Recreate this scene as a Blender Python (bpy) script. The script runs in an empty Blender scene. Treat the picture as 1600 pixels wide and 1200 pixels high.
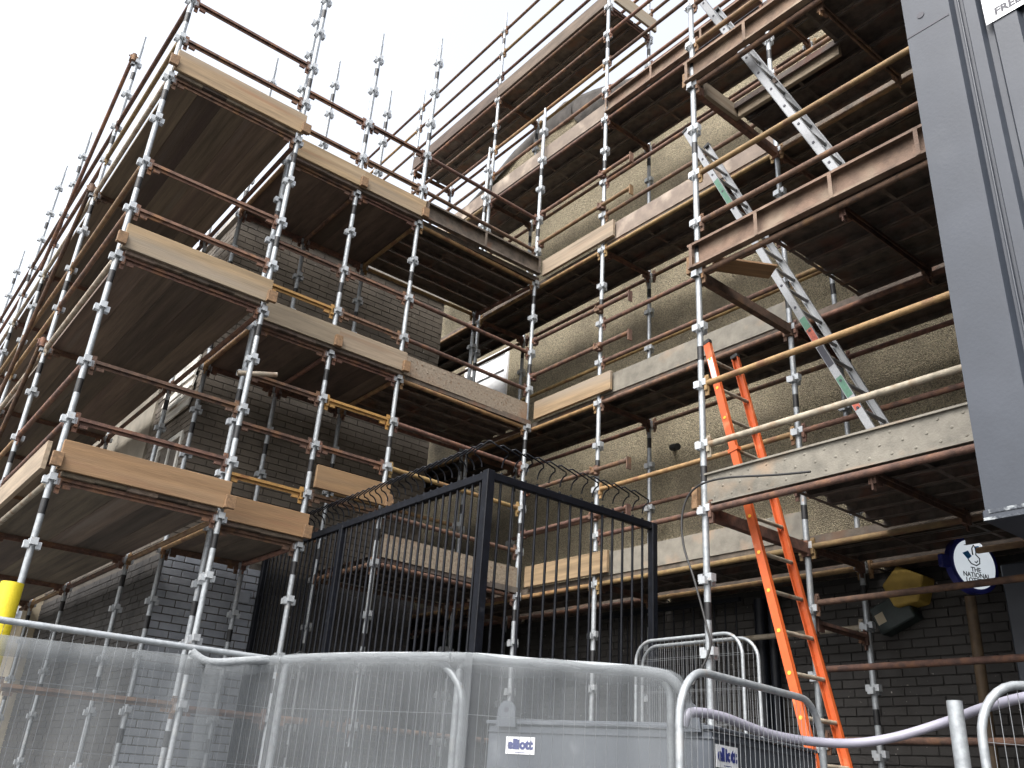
import bpy, bmesh, math, random
from mathutils import Vector, Matrix
random.seed(7)
V = Vector
R = math.radians
scene = bpy.context.scene
COL = scene.collection

# ------------------------------------------------------------------ camera
CH = 1.6                                    # eye height above the ground
YAW, PITCH, ROLL, FPX = R(37.208), R(24.507), R(3.996), 1374.39
fw = V((math.sin(YAW)*math.cos(PITCH), math.cos(YAW)*math.cos(PITCH), math.sin(PITCH)))
r0 = V((math.cos(YAW), -math.sin(YAW), 0)); u0 = r0.cross(fw)
rt = math.cos(ROLL)*r0 + math.sin(ROLL)*u0
up = -math.sin(ROLL)*r0 + math.cos(ROLL)*u0
cd = bpy.data.cameras.new('camera'); cam = bpy.data.objects.new('camera', cd); COL.objects.link(cam)
cam.matrix_world = Matrix(((rt.x, up.x, -fw.x, 0), (rt.y, up.y, -fw.y, 0), (rt.z, up.z, -fw.z, CH), (0, 0, 0, 1)))
cd.sensor_width = 36; cd.lens = 36*FPX/1600; cd.clip_start = .05; cd.clip_end = 3000
scene.camera = cam
# ------------------------------------------------------------------ world, sun, exposure
SUN_EL, SUN_AZ = R(52), R(250)              # azimuth measured clockwise from +Y
w = bpy.data.worlds.new('World'); scene.world = w; w.use_nodes = True
nt = w.node_tree; nt.nodes.clear()
sky = nt.nodes.new('ShaderNodeTexSky'); sky.sky_type = 'NISHITA'; sky.sun_disc = False
sky.sun_elevation = SUN_EL; sky.sun_rotation = SUN_AZ; sky.dust_density = 6; sky.air_density = 1
hs = nt.nodes.new('ShaderNodeHueSaturation'); hs.inputs['Saturation'].default_value = .3
bg = nt.nodes.new('ShaderNodeBackground'); bg.inputs[1].default_value = .15
wo = nt.nodes.new('ShaderNodeOutputWorld')
nt.links.new(sky.outputs[0], hs.inputs['Color']); nt.links.new(hs.outputs[0], bg.inputs[0]); nt.links.new(bg.outputs[0], wo.inputs[0])
sd = bpy.data.lights.new('sun', 'SUN'); sd.energy = .5; sd.angle = R(35); sd.color = (1, .985, .96)
so = bpy.data.objects.new('sun', sd); COL.objects.link(so)
sdir = V((math.sin(SUN_AZ)*math.cos(SUN_EL), math.cos(SUN_AZ)*math.cos(SUN_EL), math.sin(SUN_EL)))
so.rotation_euler = sdir.to_track_quat('Z', 'Y').to_euler(); so.location = (0, -5, 20)
vs = scene.view_settings; vs.view_transform = 'Standard'; vs.look = 'None'; vs.exposure = 1.8; vs.gamma = 1

# ------------------------------------------------------------------ materials
def mat(name, col, rough=.7, metal=0, var=.12, nscale=6, bump=0, bscale=60, stretch=(1, 1, 1), spots=None, coat=0, rnd=.0, trans=0):
    """procedural base colour: noise between darker and lighter, optional second colour patches, bump"""
    m = bpy.data.materials.new(name); m.use_nodes = True; t = m.node_tree; N = t.nodes; L = t.links
    b = N['Principled BSDF']; b.inputs['Roughness'].default_value = rough; b.inputs['Metallic'].default_value = metal
    if coat: b.inputs['Coat Weight'].default_value = coat
    tc = N.new('ShaderNodeTexCoord'); mp = N.new('ShaderNodeMapping'); mp.inputs['Scale'].default_value = stretch
    L.new(tc.outputs['Object'], mp.inputs[0])
    oi = N.new('ShaderNodeObjectInfo')
    va = N.new('ShaderNodeVectorMath'); va.operation = 'ADD'
    sc = N.new('ShaderNodeVectorMath'); sc.operation = 'SCALE'; sc.inputs[3].default_value = 37
    cv = N.new('ShaderNodeCombineXYZ')
    for i in range(3): L.new(oi.outputs['Random'], cv.inputs[i])
    L.new(cv.outputs[0], sc.inputs[0]); L.new(mp.outputs[0], va.inputs[0]); L.new(sc.outputs[0], va.inputs[1])
    n1 = N.new('ShaderNodeTexNoise'); n1.inputs['Scale'].default_value = nscale; n1.inputs['Detail'].default_value = 8; n1.inputs['Roughness'].default_value = .65
    L.new(va.outputs[0], n1.inputs['Vector'])
    cr = N.new('ShaderNodeValToRGB'); e = cr.color_ramp.elements
    e[0].position = .3; e[1].position = .72
    e[0].color = tuple(c*(1-var*2) for c in col) + (1,); e[1].color = tuple(min(1, c*(1+var*1.6)) for c in col) + (1,)
    L.new(n1.outputs[0], cr.inputs[0]); out = cr.outputs[0]
    if spots:
        for (scol, sscale, lo, hi) in spots:
            n2 = N.new('ShaderNodeTexNoise'); n2.inputs['Scale'].default_value = sscale; n2.inputs['Detail'].default_value = 6
            L.new(va.outputs[0], n2.inputs['Vector'])
            mr = N.new('ShaderNodeMapRange'); mr.inputs[1].default_value = lo; mr.inputs[2].default_value = hi
            L.new(n2.outputs[0], mr.inputs[0])
            mx = N.new('ShaderNodeMix'); mx.data_type = 'RGBA'; mx.inputs[7].default_value = scol + (1,)
            L.new(mr.outputs[0], mx.inputs[0]); L.new(out, mx.inputs[6]); out = mx.outputs[2]
    if rnd:
        hv = N.new('ShaderNodeHueSaturation'); mr = N.new('ShaderNodeMapRange')
        mr.inputs[3].default_value = 1-rnd; mr.inputs[4].default_value = 1+rnd
        L.new(oi.outputs['Random'], mr.inputs[0]); L.new(mr.outputs[0], hv.inputs['Value'])
        h2 = N.new('ShaderNodeMapRange'); h2.inputs[3].default_value = .5-rnd*.04; h2.inputs[4].default_value = .5+rnd*.04
        wn = N.new('ShaderNodeTexWhiteNoise'); wn.noise_dimensions = '1D'; L.new(oi.outputs['Random'], wn.inputs['W'])
        L.new(wn.outputs[0], h2.inputs[0]); L.new(h2.outputs[0], hv.inputs['Hue'])
        L.new(out, hv.inputs['Color']); out = hv.outputs[0]
    L.new(out, b.inputs['Base Color'])
    if bump:
        n3 = N.new('ShaderNodeTexNoise'); n3.inputs['Scale'].default_value = bscale; n3.inputs['Detail'].default_value = 5
        L.new(va.outputs[0], n3.inputs['Vector'])
        bp = N.new('ShaderNodeBump'); bp.inputs['Strength'].default_value = bump; bp.inputs['Distance'].default_value = .01
        L.new(n3.outputs[0], bp.inputs['Height']); L.new(bp.outputs[0], b.inputs['Normal'])
    m['out'] = 0
    return m

M_galv = mat('galvanised_steel', (.29, .31, .325), .47, .45, .14, 30, .12, 160, spots=[((.36, .36, .35), 9, .55, .8), ((.3, .2, .13), 16, .68, .8)], rnd=.1)
M_cup = mat('galvanised_cup', (.38, .4, .415), .5, .4, .1, 30, rnd=.12, spots=[((.33, .24, .17), 25, .62, .8)])
M_band = mat('black_tape', (.006, .006, .007), .55, 0, .2, 20)
RUST = (.115, .062, .042)
M_rust = mat('rusty_steel', RUST, .85, 0, .3, 14, .35, 120, (1, 1, 1), [((.17, .085, .04), 7, .52, .7), ((.055, .036, .03), 11, .56, .75)], rnd=.3)
M_ochre = mat('ochre_painted_rusty_tube', (.2, .125, .052), .7, 0, .2, 12, .3, 120, (1, 1, 1), [((.13, .065, .03), 8, .52, .66)], rnd=.25)
M_yellowbar = mat('yellow_painted_steel', (.3, .165, .045), .6, 0, .15, 12, .2, 100, spots=[((.2, .09, .03), 12, .55, .65)])
M_conduit = mat('brown_conduit', (.075, .048, .024), .7, 0, .2, 12, .2, 80)
M_greytube = mat('weathered_grey_tube', (.3, .26, .2), .7, .2, .2, 14, .2, 120, spots=[((.18, .1, .05), 9, .52, .7)], rnd=.2)
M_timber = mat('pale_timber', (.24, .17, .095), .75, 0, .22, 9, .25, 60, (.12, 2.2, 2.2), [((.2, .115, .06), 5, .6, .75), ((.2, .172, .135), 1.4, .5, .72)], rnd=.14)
M_timber2 = mat('grey_weathered_timber', (.21, .165, .115), .8, 0, .2, 9, .25, 60, (.12, 2.2, 2.2), [((.16, .1, .06), 5, .58, .74)], rnd=.16)
M_endgrain = mat('sawn_end_timber', (.17, .1, .05), .8, 0, .25, 40)
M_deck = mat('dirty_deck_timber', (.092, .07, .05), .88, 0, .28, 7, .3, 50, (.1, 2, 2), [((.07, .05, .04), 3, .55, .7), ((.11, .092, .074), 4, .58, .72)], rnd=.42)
M_ply = mat('dark_plywood', (.085, .062, .046), .85, 0, .25, 5, .2, 50, (.4, 2, 2), rnd=.3)
M_batten = mat('dirty_steel_batten', (.085, .066, .052), .8, .1, .3, 9, .3, 80, spots=[((.115, .06, .038), 4, .54, .7), ((.13, .118, .1), 3, .6, .75)], rnd=.3)
M_battg = mat('galvanised_batten', (.165, .152, .125), .65, .2, .16, 8, .2, 80, spots=[((.26, .19, .13), 3.5, .55, .75)], rnd=.1)
M_battr = mat('reddish_batten', (.155, .102, .07), .75, .1, .25, 7, .3, 80, spots=[((.22, .17, .12), 3, .5, .68), ((.075, .045, .03), 5, .58, .72)], rnd=.1)
M_batttan = mat('tan_speckled_batten', (.19, .155, .115), .8, 0, .2, 40, .3, 90, spots=[((.12, .075, .045), 30, .58, .68), ((.17, .1, .055), 2.5, .52, .72)], rnd=.1)
M_battpink = mat('pinkish_batten', (.16, .126, .1), .8, 0, .15, 6, .2, 80, spots=[((.3, .25, .2), 3, .52, .7)], rnd=.1)
M_timlow = mat('brown_timber', (.19, .112, .054), .75, 0, .16, 9, .25, 60, (.16, 2.2, 2.2), [((.17, .09, .045), 6, .58, .72), ((.22, .15, .09), 1.4, .5, .72)], rnd=.1)
M_wire = mat('dull_wire', (.2, .21, .22), .6, .3)
M_black = mat('black_gloss_paint', (.004, .005, .008), .5, 0, .3, 20, .15, 60, spots=[((.03, .032, .037), 14, .64, .8)])
M_black.node_tree.nodes['Principled BSDF'].inputs['Specular IOR Level'].default_value = .2
M_orange = mat('orange_fibreglass', (.46, .085, .018), .5, 0, .07, 20, .05, 200, spots=[((.4, .1, .05), 14, .66, .85), ((.7, .28, .14), 6, .6, .8)])
M_alu = mat('aluminium', (.26, .265, .27), .45, .55, .1, 30, .1, 150, (.3, 3, 3))
M_green = mat('green_sticker', (.06, .15, .1), .6, 0, .15, 40)
M_redst = mat('red_sticker', (.34, .075, .045), .6, 0, .25, 40)
M_yplug = mat('yellow_plug', (.75, .42, .04), .5)
M_grey = mat('grey_gloss_paint', (.022, .0275, .038), .5, 0, .06, 4, .06, 60, spots=[((.03, .036, .048), 2.5, .5, .75), ((.012, .014, .018), 45, .74, .77), ((.05, .056, .066), 1.1, .58, .8)])
M_greydk = mat('grey_paint_groove', (.028, .032, .04), .5, 0, .1, 8)
M_chip = mat('chipped_white_paint', (.25, .27, .28), .7, 0, .2, 30, .5, 60, spots=[((.03, .036, .046), 14, .44, .54)])
M_white = mat('white_plastic', (.78, .79, .8), .4, 0, .03, 8)
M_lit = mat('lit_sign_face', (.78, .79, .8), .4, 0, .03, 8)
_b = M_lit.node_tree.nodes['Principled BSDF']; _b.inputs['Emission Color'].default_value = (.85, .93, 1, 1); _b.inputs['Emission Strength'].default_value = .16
M_ink = mat('dark_print', (.02, .02, .03), .5)
M_blueink = mat('navy_print', (.02, .03, .16), .5)
M_blue = mat('blue_plastic', (.02, .025, .17), .35, 0, .15, 6)
M_cyan = mat('light_blue_print', (.03, .24, .6), .5)
M_yellow = mat('yellow_foam', (.6, .48, .015), .65, 0, .06, 10, .2, 100)
M_yel2 = mat('faded_yellow_plastic', (.36, .24, .045), .6, 0, .12, 9, .1, 60)
M_dkgreen = mat('dark_green_plastic', (.016, .026, .024), .5, 0, .2, 9)
M_bin = mat('dark_grey_container_paint', (.05, .058, .07), .55, 0, .08, 5, .1, 80, spots=[((.13, .14, .155), 4, .58, .75)])
M_hose = mat('pale_lilac_hose', (.22, .216, .26), .5, 0, .06, 12)
M_rubber = mat('black_rubber', (.015, .015, .015), .6)
M_felt = mat('roofing_felt', (.06, .054, .048), .9, 0, .25, 6, .3, 60)
M_conc = mat('concrete', (.3, .285, .26), .9, 0, .15, 3, .3, 50)
M_pave = mat('low_bounce_paving', (.11, .107, .102), .9, 0, .15, 3, .3, 50)  # unseen paving, toned dark to limit bounce light under the decks
M_asph = mat('asphalt', (.05, .05, .05), .95, 0, .2, 30, .4, 120)
M_cream = mat('cream_render', (.4, .345, .25), .9, 0, .1, 4, .2, 60)
M_peel = mat('peeling_white_boards', (.62, .61, .56), .8, 0, .12, 8, .3, 50, (.2, 2, 2), [((.2, .17, .13), 6, .52, .6)])
M_frame = mat('old_window_frame', (.5, .49, .45), .6, 0, .15, 8)
M_mortar = mat('dark_mortar', (.078, .067, .055), .95, 0, .2, 20, .3, 80)
M_mortard = mat('shaded_base_mortar', (.023, .021, .0195), .95, 0, .2, 20, .3, 80)  # mortar darkened with the base brick, deck shade included in the colour
M_mortarg = mat('painted_mortar', (.095, .1, .11), .85, 0, .2, 20, .3, 80)
M_reed = mat('dark_red_brick_flat', (.06, .032, .028), .9, 0, .25, 10, .3, 60)

def brickmat(name, c1, c2, rough=.85, soot=None):
    m = bpy.data.materials.new(name); m.use_nodes = True; t = m.node_tree; N = t.nodes; L = t.links
    b = N['Principled BSDF']; b.inputs['Roughness'].default_value = rough
    g = N.new('ShaderNodeNewGeometry'); oi = N.new('ShaderNodeObjectInfo'); ad = N.new('ShaderNodeMath'); ad.operation = 'ADD'
    L.new(g.outputs['Random Per Island'], ad.inputs[0]); L.new(oi.outputs['Random'], ad.inputs[1])
    fr = N.new('ShaderNodeMath'); fr.operation = 'FRACT'; L.new(ad.outputs[0], fr.inputs[0])
    mx = N.new('ShaderNodeMix'); mx.data_type = 'RGBA'; mx.inputs[6].default_value = c1+(1,); mx.inputs[7].default_value = c2+(1,)
    L.new(fr.outputs[0], mx.inputs[0])
    ns = N.new('ShaderNodeTexNoise'); ns.inputs['Scale'].default_value = 1.1; ns.inputs['Detail'].default_value = 9; ns.inputs['Roughness'].default_value = .7
    L.new(g.outputs['Position'], ns.inputs['Vector'])
    mr = N.new('ShaderNodeMapRange'); mr.inputs[1].default_value = .3; mr.inputs[2].default_value = .7; mr.inputs[3].default_value = .62; mr.inputs[4].default_value = 1.35
    L.new(ns.outputs[0], mr.inputs[0])
    hv = N.new('ShaderNodeHueSaturation'); L.new(mr.outputs[0], hv.inputs['Value']); L.new(mx.outputs[2], hv.inputs['Color'])
    # pale mortar splashes
    n2 = N.new('ShaderNodeTexNoise'); n2.inputs['Scale'].default_value = 26; n2.inputs['Detail'].default_value = 3; L.new(g.outputs['Position'], n2.inputs['Vector'])
    m2 = N.new('ShaderNodeMapRange'); m2.inputs[1].default_value = .71; m2.inputs[2].default_value = .76; L.new(n2.outputs[0], m2.inputs[0])
    m3 = N.new('ShaderNodeMix'); m3.data_type = 'RGBA'; m3.inputs[7].default_value = (.3, .28, .25, 1)
    L.new(m2.outputs[0], m3.inputs[0]); L.new(hv.outputs[0], m3.inputs[6]); L.new(m3.outputs[2], b.inputs['Base Color'])
    n3 = N.new('ShaderNodeTexNoise'); n3.inputs['Scale'].default_value = 70; n3.inputs['Detail'].default_value = 4; L.new(g.outputs['Position'], n3.inputs['Vector'])
    bp = N.new('ShaderNodeBump'); bp.inputs['Strength'].default_value = .5; bp.inputs['Distance'].default_value = .006
    L.new(n3.outputs[0], bp.inputs['Height']); L.new(bp.outputs[0], b.inputs['Normal'])
    return m
M_brick = brickmat('brown_brick', (.098, .083, .066), (.118, .1, .079))
M_brickg = brickmat('grey_painted_brick', (.19, .205, .23), (.23, .245, .27), .6)
M_brickd = brickmat('dark_painted_brick', (.027, .0245, .0225), (.034, .031, .028), .75)  # dark paint, deepened further for shade below the lowest deck

def roughcast(name, col, dark):
    m = bpy.data.materials.new(name); m.use_nodes = True; t = m.node_tree; N = t.nodes; L = t.links
    b = N['Principled BSDF']; b.inputs['Roughness'].default_value = .95
    g = N.new('ShaderNodeNewGeometry')
    def noise(s, d, r=.6):
        n = N.new('ShaderNodeTexNoise'); n.inputs['Scale'].default_value = s; n.inputs['Detail'].default_value = d; n.inputs['Roughness'].default_value = r
        L.new(g.outputs['Position'], n.inputs['Vector']); return n
    vo = N.new('ShaderNodeTexVoronoi'); vo.inputs['Scale'].default_value = 95; L.new(g.outputs['Position'], vo.inputs['Vector'])
    pe = N.new('ShaderNodeValToRGB'); e = pe.color_ramp.elements
    e[0].color = tuple(c*.55 for c in col)+(1,); e[1].color = tuple(c*1.5 for c in col)+(1,)
    sp = N.new('ShaderNodeSeparateColor'); L.new(vo.outputs['Color'], sp.inputs[0]); L.new(sp.outputs[0], pe.inputs[0])
    n1 = noise(.9, 8, .68); mr = N.new('ShaderNodeMapRange'); mr.inputs[1].default_value = .5; mr.inputs[2].default_value = .72; L.new(n1.outputs[0], mr.inputs[0])
    mx = N.new('ShaderNodeMix'); mx.data_type = 'RGBA'; mx.blend_type = 'MIX'; mx.inputs[7].default_value = dark+(1,)
    L.new(mr.outputs[0], mx.inputs[0]); L.new(pe.outputs[0], mx.inputs[6])
    L.new(mx.outputs[2], b.inputs['Base Color'])
    bp = N.new('ShaderNodeBump'); bp.inputs['Strength'].default_value = 1; bp.inputs['Distance'].default_value = .02; bp.invert = True
    L.new(vo.outputs['Distance'], bp.inputs['Height'])
    n4 = noise(7, 5); b2 = N.new('ShaderNodeBump'); b2.inputs['Strength'].default_value = .5; b2.inputs['Distance'].default_value = .04
    L.new(n4.outputs[0], b2.inputs['Height']); L.new(bp.outputs[0], b2.inputs['Normal']); L.new(b2.outputs[0], b.inputs['Normal'])
    return m
M_rough = roughcast('roughcast_render', (.285, .245, .165), (.14, .117, .082))
M_rend = mat('stained_render', (.26, .235, .19), .9, 0, .16, 3, .3, 40, spots=[((.14, .125, .1), 1.5, .5, .7)])

def netmat():
    m = bpy.data.materials.new('white_debris_netting'); m.use_nodes = True; t = m.node_tree; N = t.nodes; L = t.links
    b = N['Principled BSDF']; b.inputs['Base Color'].default_value = (.185, .2, .21, 1); b.inputs['Roughness'].default_value = .7
    tl = N.new('ShaderNodeBsdfTranslucent'); tl.inputs[0].default_value = (.185, .2, .21, 1)
    m1 = N.new('ShaderNodeMixShader'); m1.inputs[0].default_value = .35; L.new(b.outputs[0], m1.inputs[1]); L.new(tl.outputs[0], m1.inputs[2])
    tr = N.new('ShaderNodeBsdfTransparent'); ms = N.new('ShaderNodeMixShader'); out = N['Material Output']
    uv = N.new('ShaderNodeUVMap'); sx = N.new('ShaderNodeSeparateXYZ'); L.new(uv.outputs[0], sx.inputs[0])
    def band(sock, freq, duty):
        a = N.new('ShaderNodeMath'); a.operation = 'MULTIPLY'; a.inputs[1].default_value = freq; L.new(sock, a.inputs[0])
        f = N.new('ShaderNodeMath'); f.operation = 'FRACT'; L.new(a.outputs[0], f.inputs[0])
        c = N.new('ShaderNodeMath'); c.operation = 'LESS_THAN'; c.inputs[1].default_value = duty; L.new(f.outputs[0], c.inputs[0]); return c.outputs[0]
    u1 = band(sx.outputs[0], 260, .35); v1 = band(sx.outputs[1], 320, .3)
    ad = N.new('ShaderNodeMath'); ad.operation = 'MAXIMUM'; L.new(u1, ad.inputs[0]); L.new(v1, ad.inputs[1])
    ns = N.new('ShaderNodeTexNoise'); ns.inputs['Scale'].default_value = 3; ns.inputs['Detail'].default_value = 5; L.new(uv.outputs[0], ns.inputs['Vector'])
    mr = N.new('ShaderNodeMapRange'); mr.inputs[1].default_value = .3; mr.inputs[2].default_value = .7; mr.inputs[3].default_value = .25; mr.inputs[4].default_value = .42
    L.new(ns.outputs[0], mr.inputs[0])
    mu = N.new('ShaderNodeMath'); mu.operation = 'MULTIPLY_ADD'; mu.inputs[1].default_value = .2; L.new(ad.outputs[0], mu.inputs[0]); L.new(mr.outputs[0], mu.inputs[2])
    L.new(mu.outputs[0], ms.inputs[0]); L.new(tr.outputs[0], ms.inputs[1]); L.new(m1.outputs[0], ms.inputs[2]); L.new(ms.outputs[0], out.inputs[0])
    return m
M_net = netmat()
M_hem = mat('rolled_netting', (.22, .235, .245), .8, 0, .08, 30, .4, 120, (1, 1, 1))
def glassmat():
    m = bpy.data.materials.new('window_glass'); m.use_nodes = True; b = m.node_tree.nodes['Principled BSDF']
    b.inputs['Base Color'].default_value = (.45, .48, .52, 1); b.inputs['Roughness'].default_value = .08; b.inputs['Specular IOR Level'].default_value = .8
    return m
M_glass = glassmat()

# ------------------------------------------------------------------ mesh helpers
class MB:
    def __init__(s): s.v = []; s.f = []; s.sm = []; s.uv = None
    def add(s, vs, fs, smooth=False):
        o = len(s.v); s.v += [tuple(p) for p in vs]; s.f += [tuple(i+o for i in f) for f in fs]; s.sm += [smooth]*len(fs); return s
    def box(s, x0, x1, y0, y1, z0, z1, M=None):
        P = [V((x, y, z)) for x in (x0, x1) for y in (y0, y1) for z in (z0, z1)]
        if M: P = [M @ p for p in P]
        return s.add(P, [(0, 1, 3, 2), (4, 6, 7, 5), (0, 4, 5, 1), (2, 3, 7, 6), (0, 2, 6, 4), (1, 5, 7, 3)])
    def cyl(s, P, Q, r, n=10, r2=None, caps=True):
        P, Q = V(P), V(Q); d = (Q-P).normalized(); a = d.orthogonal().normalized(); b = d.cross(a); r2 = r if r2 is None else r2
        A = [P+(a*math.cos(2*math.pi*i/n)+b*math.sin(2*math.pi*i/n))*r for i in range(n)]
        B = [Q+(a*math.cos(2*math.pi*i/n)+b*math.sin(2*math.pi*i/n))*r2 for i in range(n)]
        s.add(A+B, [(i, (i+1) % n, (i+1) % n+n, i+n) for i in range(n)], True)
        if caps: s.add(A, [tuple(range(n))[::-1]]); s.add(B, [tuple(range(n))])
        return s
    def sweep(s, pts, r, n=8):
        pts = [V(p) for p in pts]; rings = []; a = None
        for i, p in enumerate(pts):
            d = (pts[min(i+1, len(pts)-1)]-pts[max(i-1, 0)]).normalized()
            a = d.orthogonal().normalized() if a is None else (a-d*a.dot(d)).normalized()
            b = d.cross(a); rings.append([p+(a*math.cos(2*math.pi*k/n)+b*math.sin(2*math.pi*k/n))*r for k in range(n)])
        vs = [q for rg in rings for q in rg]; fs = []
        for i in range(len(pts)-1):
            for k in range(n): fs.append((i*n+k, i*n+(k+1) % n, (i+1)*n+(k+1) % n, (i+1)*n+k))
        s.add(vs, fs, True); s.add(rings[0], [tuple(range(n))[::-1]]); s.add(rings[-1], [tuple(range(n))]); return s
    def prism(s, poly, axis0, axis1):
        """poly: list of points (Vector) in order, extruded from offset axis0 to axis1"""
        n = len(poly); A = [V(p)+V(axis0) for p in poly]; B = [V(p)+V(axis1) for p in poly]
        s.add(A+B, [(i, (i+1) % n, (i+1) % n+n, i+n) for i in range(n)]+[tuple(range(n))[::-1], tuple(range(n, 2*n))]); return s
    def mesh(s, name, bevel=0):
        me = bpy.data.meshes.new(name); me.from_pydata(s.v, [], s.f); me.polygons.foreach_set('use_smooth', s.sm); me.update()
        bm = bmesh.new(); bm.from_mesh(me); 
        if bevel: bmesh.ops.bevel(bm, geom=list(bm.edges), offset=bevel, segments=1, affect='EDGES')
        bmesh.ops.recalc_face_normals(bm, faces=bm.faces); bm.to_mesh(me); bm.free()
        return me
CACHE = {}
def cached(key, fn):
    if key not in CACHE: CACHE[key] = fn()
    return CACHE[key]
WM = {}
def T(x, y, z): return Matrix.Translation((x, y, z))
def along(P, Q, upv=(0, 0, 1)):
    P, Q = V(P), V(Q); x = (Q-P).normalized(); u = V(upv)
    if abs(x.dot(u)) > .999: u = V((1, 0, 0))
    y = u.cross(x).normalized(); z = x.cross(y)
    return Matrix(((x.x, y.x, z.x, P.x), (x.y, y.y, z.y, P.y), (x.z, y.z, z.z, P.z), (0, 0, 0, 1)))
def put(name, me, m, parent=None, M=None, kind=None, label=None):
    if isinstance(me, MB): me = me.mesh(name)
    M = M or Matrix()
    if not me.materials: me.materials.append(m)
    o = bpy.data.objects.new(name, me); COL.objects.link(o)
    if me.materials[0] is not m:
        o.material_slots[0].link = 'OBJECT'; o.material_slots[0].material = m
    if parent:
        o.parent = parent; o.matrix_basis = WM[parent.name].inverted() @ M
    else: o.matrix_basis = M
    WM[o.name] = M.copy()
    if kind: o['kind'] = kind
    if label: o['label'] = label
    return o
def thing(name, loc, label, cat, group=None, rz=0):
    o = bpy.data.objects.new(name, None); COL.objects.link(o); o.empty_display_size = .2
    M = T(*loc) @ Matrix.Rotation(rz, 4, 'Z'); o.matrix_basis = M; WM[o.name] = M
    o['label'] = label; o['category'] = cat
    if group: o['group'] = group
    return o
def tag(o, label, cat, group=None):
    o['label'] = label; o['category'] = cat
    if group: o['group'] = group
    return o
def Z(k): return CH+.397+.495*k

# ------------------------------------------------------------------ scaffold pieces
def cup_mesh():
    mb = MB()
    for i in range(4):
        M = Matrix.Rotation(i*math.pi/2, 4, 'Z') @ T(0, 0, .012 if i % 2 else -.012)
        mb.box(.020, .059, -.026, -.021, -.026, .026, M); mb.box(.020, .059, .021, .026, -.026, .026, M); mb.box(.054, .059, -.021, .021, -.026, .026, M)
    return mb.mesh('cup')
def standard(root, x, y, ktop, par=1, z0=0., lo=-2, extra=.42, kmax_cup=None):
    zt = Z(ktop)+extra
    def fn():
        mb = MB(); mb.cyl((0, 0, .03), (0, 0, zt-z0-.16), .0245, 14); mb.cyl((0, 0, zt-z0-.16), (0, 0, zt-z0), .0185, 12)
        mb.box(-.075, .075, -.075, .075, 0, .008); mb.cyl((0, 0, .005), (0, 0, .25), .017, 8)
        return mb.mesh('standard')
    M = T(x, y, z0) @ Matrix.Rotation(random.choice((0, 1, 2, 3))*math.pi/2 , 4, 'Z')
    o = put('standard', cached(('std', round(zt, 2), round(z0, 2)), fn), M_galv, root, M)
    for k in range(lo, ktop+1):
        put('coupling_cup', cached('cup', cup_mesh), M_cup, o, T(x, y, Z(k)))
        if (k-par) % 2 == 0:
            put('black_band', cached('band', lambda: MB().cyl((0, 0, -.06), (0, 0, .06), .0254, 14).mesh('band')), M_band, o, T(x, y, Z(k)-.22+random.uniform(-.02, .02)))
    return o
def ledger(root, P, Q, m=None, off=.055, brackets=True, name='ledger'):
    P, Q = V(P), V(Q); d = (Q-P).normalized(); P = P+d*off; Q = Q-d*off; Lg = (Q-P).length
    def fn():
        mb = MB(); mb.cyl((0, 0, 0), (Lg, 0, 0), .0242, 12)
        if brackets:
            for a, b in ((-.012, .012), (Lg-.012, Lg+.012)):
                mb.box(a, b, -.022, .022, -.06, .05); mb.box(a-.004, b+.004, -.006, .006, -.1, .07)
        return mb.mesh('ledger')
    return put(name, cached(('led', round(Lg, 2), brackets), fn), m or random.choice((M_rust, M_rust, M_rust, M_ochre)), root, along(P, Q))
def transom(root, P, Q, m=None, off=.055):
    P, Q = V(P), V(Q); d = (Q-P).normalized(); P = P+d*off; Q = Q-d*off; Lg = (Q-P).length
    def fn():
        mb = MB(); mb.box(.012, Lg-.012, -.025, .025, .018, .025); mb.box(.012, Lg-.012, -.004, .004, -.028, .018)
        mb.box(.012, Lg-.012, -.025, -.019, -.002, .018)
        for a, b in ((-.014, .014), (Lg-.014, Lg+.014)):
            mb.box(a, b, -.026, .026, -.06, .045); mb.box(a-.004, b+.004, -.006, .006, -.1, .065)
        mb.box(.03, .09, -.012, .012, -.055, -.03); mb.box(Lg-.09, Lg-.03, -.012, .012, -.055, -.03)
        return mb.mesh('transom')
    return put('transom', cached(('tra', round(Lg, 2)), fn), m or M_rust, root, along(P, Q))
def board(root, P, Q, wd=.225, th=.038, m=None, upv=(0, 0, 1), name='deck_board', bev=.003):
    """P,Q centre line; flat when upv=z, on edge when upv horizontal"""
    Lg = (V(Q)-V(P)).length
    me = cached(('brd', round(Lg, 2), wd, th), lambda: MB().box(0, Lg, -wd/2, wd/2, -th/2, th/2).mesh('board', bev))
    return put(name, me, m or M_deck, root, along(P, Q, upv))
def batten_mesh(Lg, wd=.23, h=.062, straps=True, dimples=True):
    mb = MB(); t = .003
    mb.box(0, Lg, -wd/2, wd/2, -t, 0)
    mb.box(0, Lg, -wd/2, -wd/2+t, -h, -t); mb.box(0, Lg, wd/2-t, wd/2, -h, -t)
    mb.box(0, Lg, -wd/2+t, -wd/2+.022, -h, -h+t); mb.box(0, Lg, wd/2-.022, wd/2-t, -h, -h+t)
    if straps:
        n = max(2, int(Lg/.6)+1)
        for i in range(n):
            x = .02+(Lg-.06)*i/(n-1); mb.box(x, x+.03, -wd/2+t, wd/2-t, -h-.0035, -h-.0005)
    if dimples:
        n = int(Lg/.15)
        for i in range(n):
            for j in (-1, 0, 1):
                x = .08+i*.15+(.075 if j == 0 else 0); mb.cyl((x, j*.07, 0), (x, j*.07, .004), .011, 8, .007)
    return mb.mesh('batten')
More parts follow.
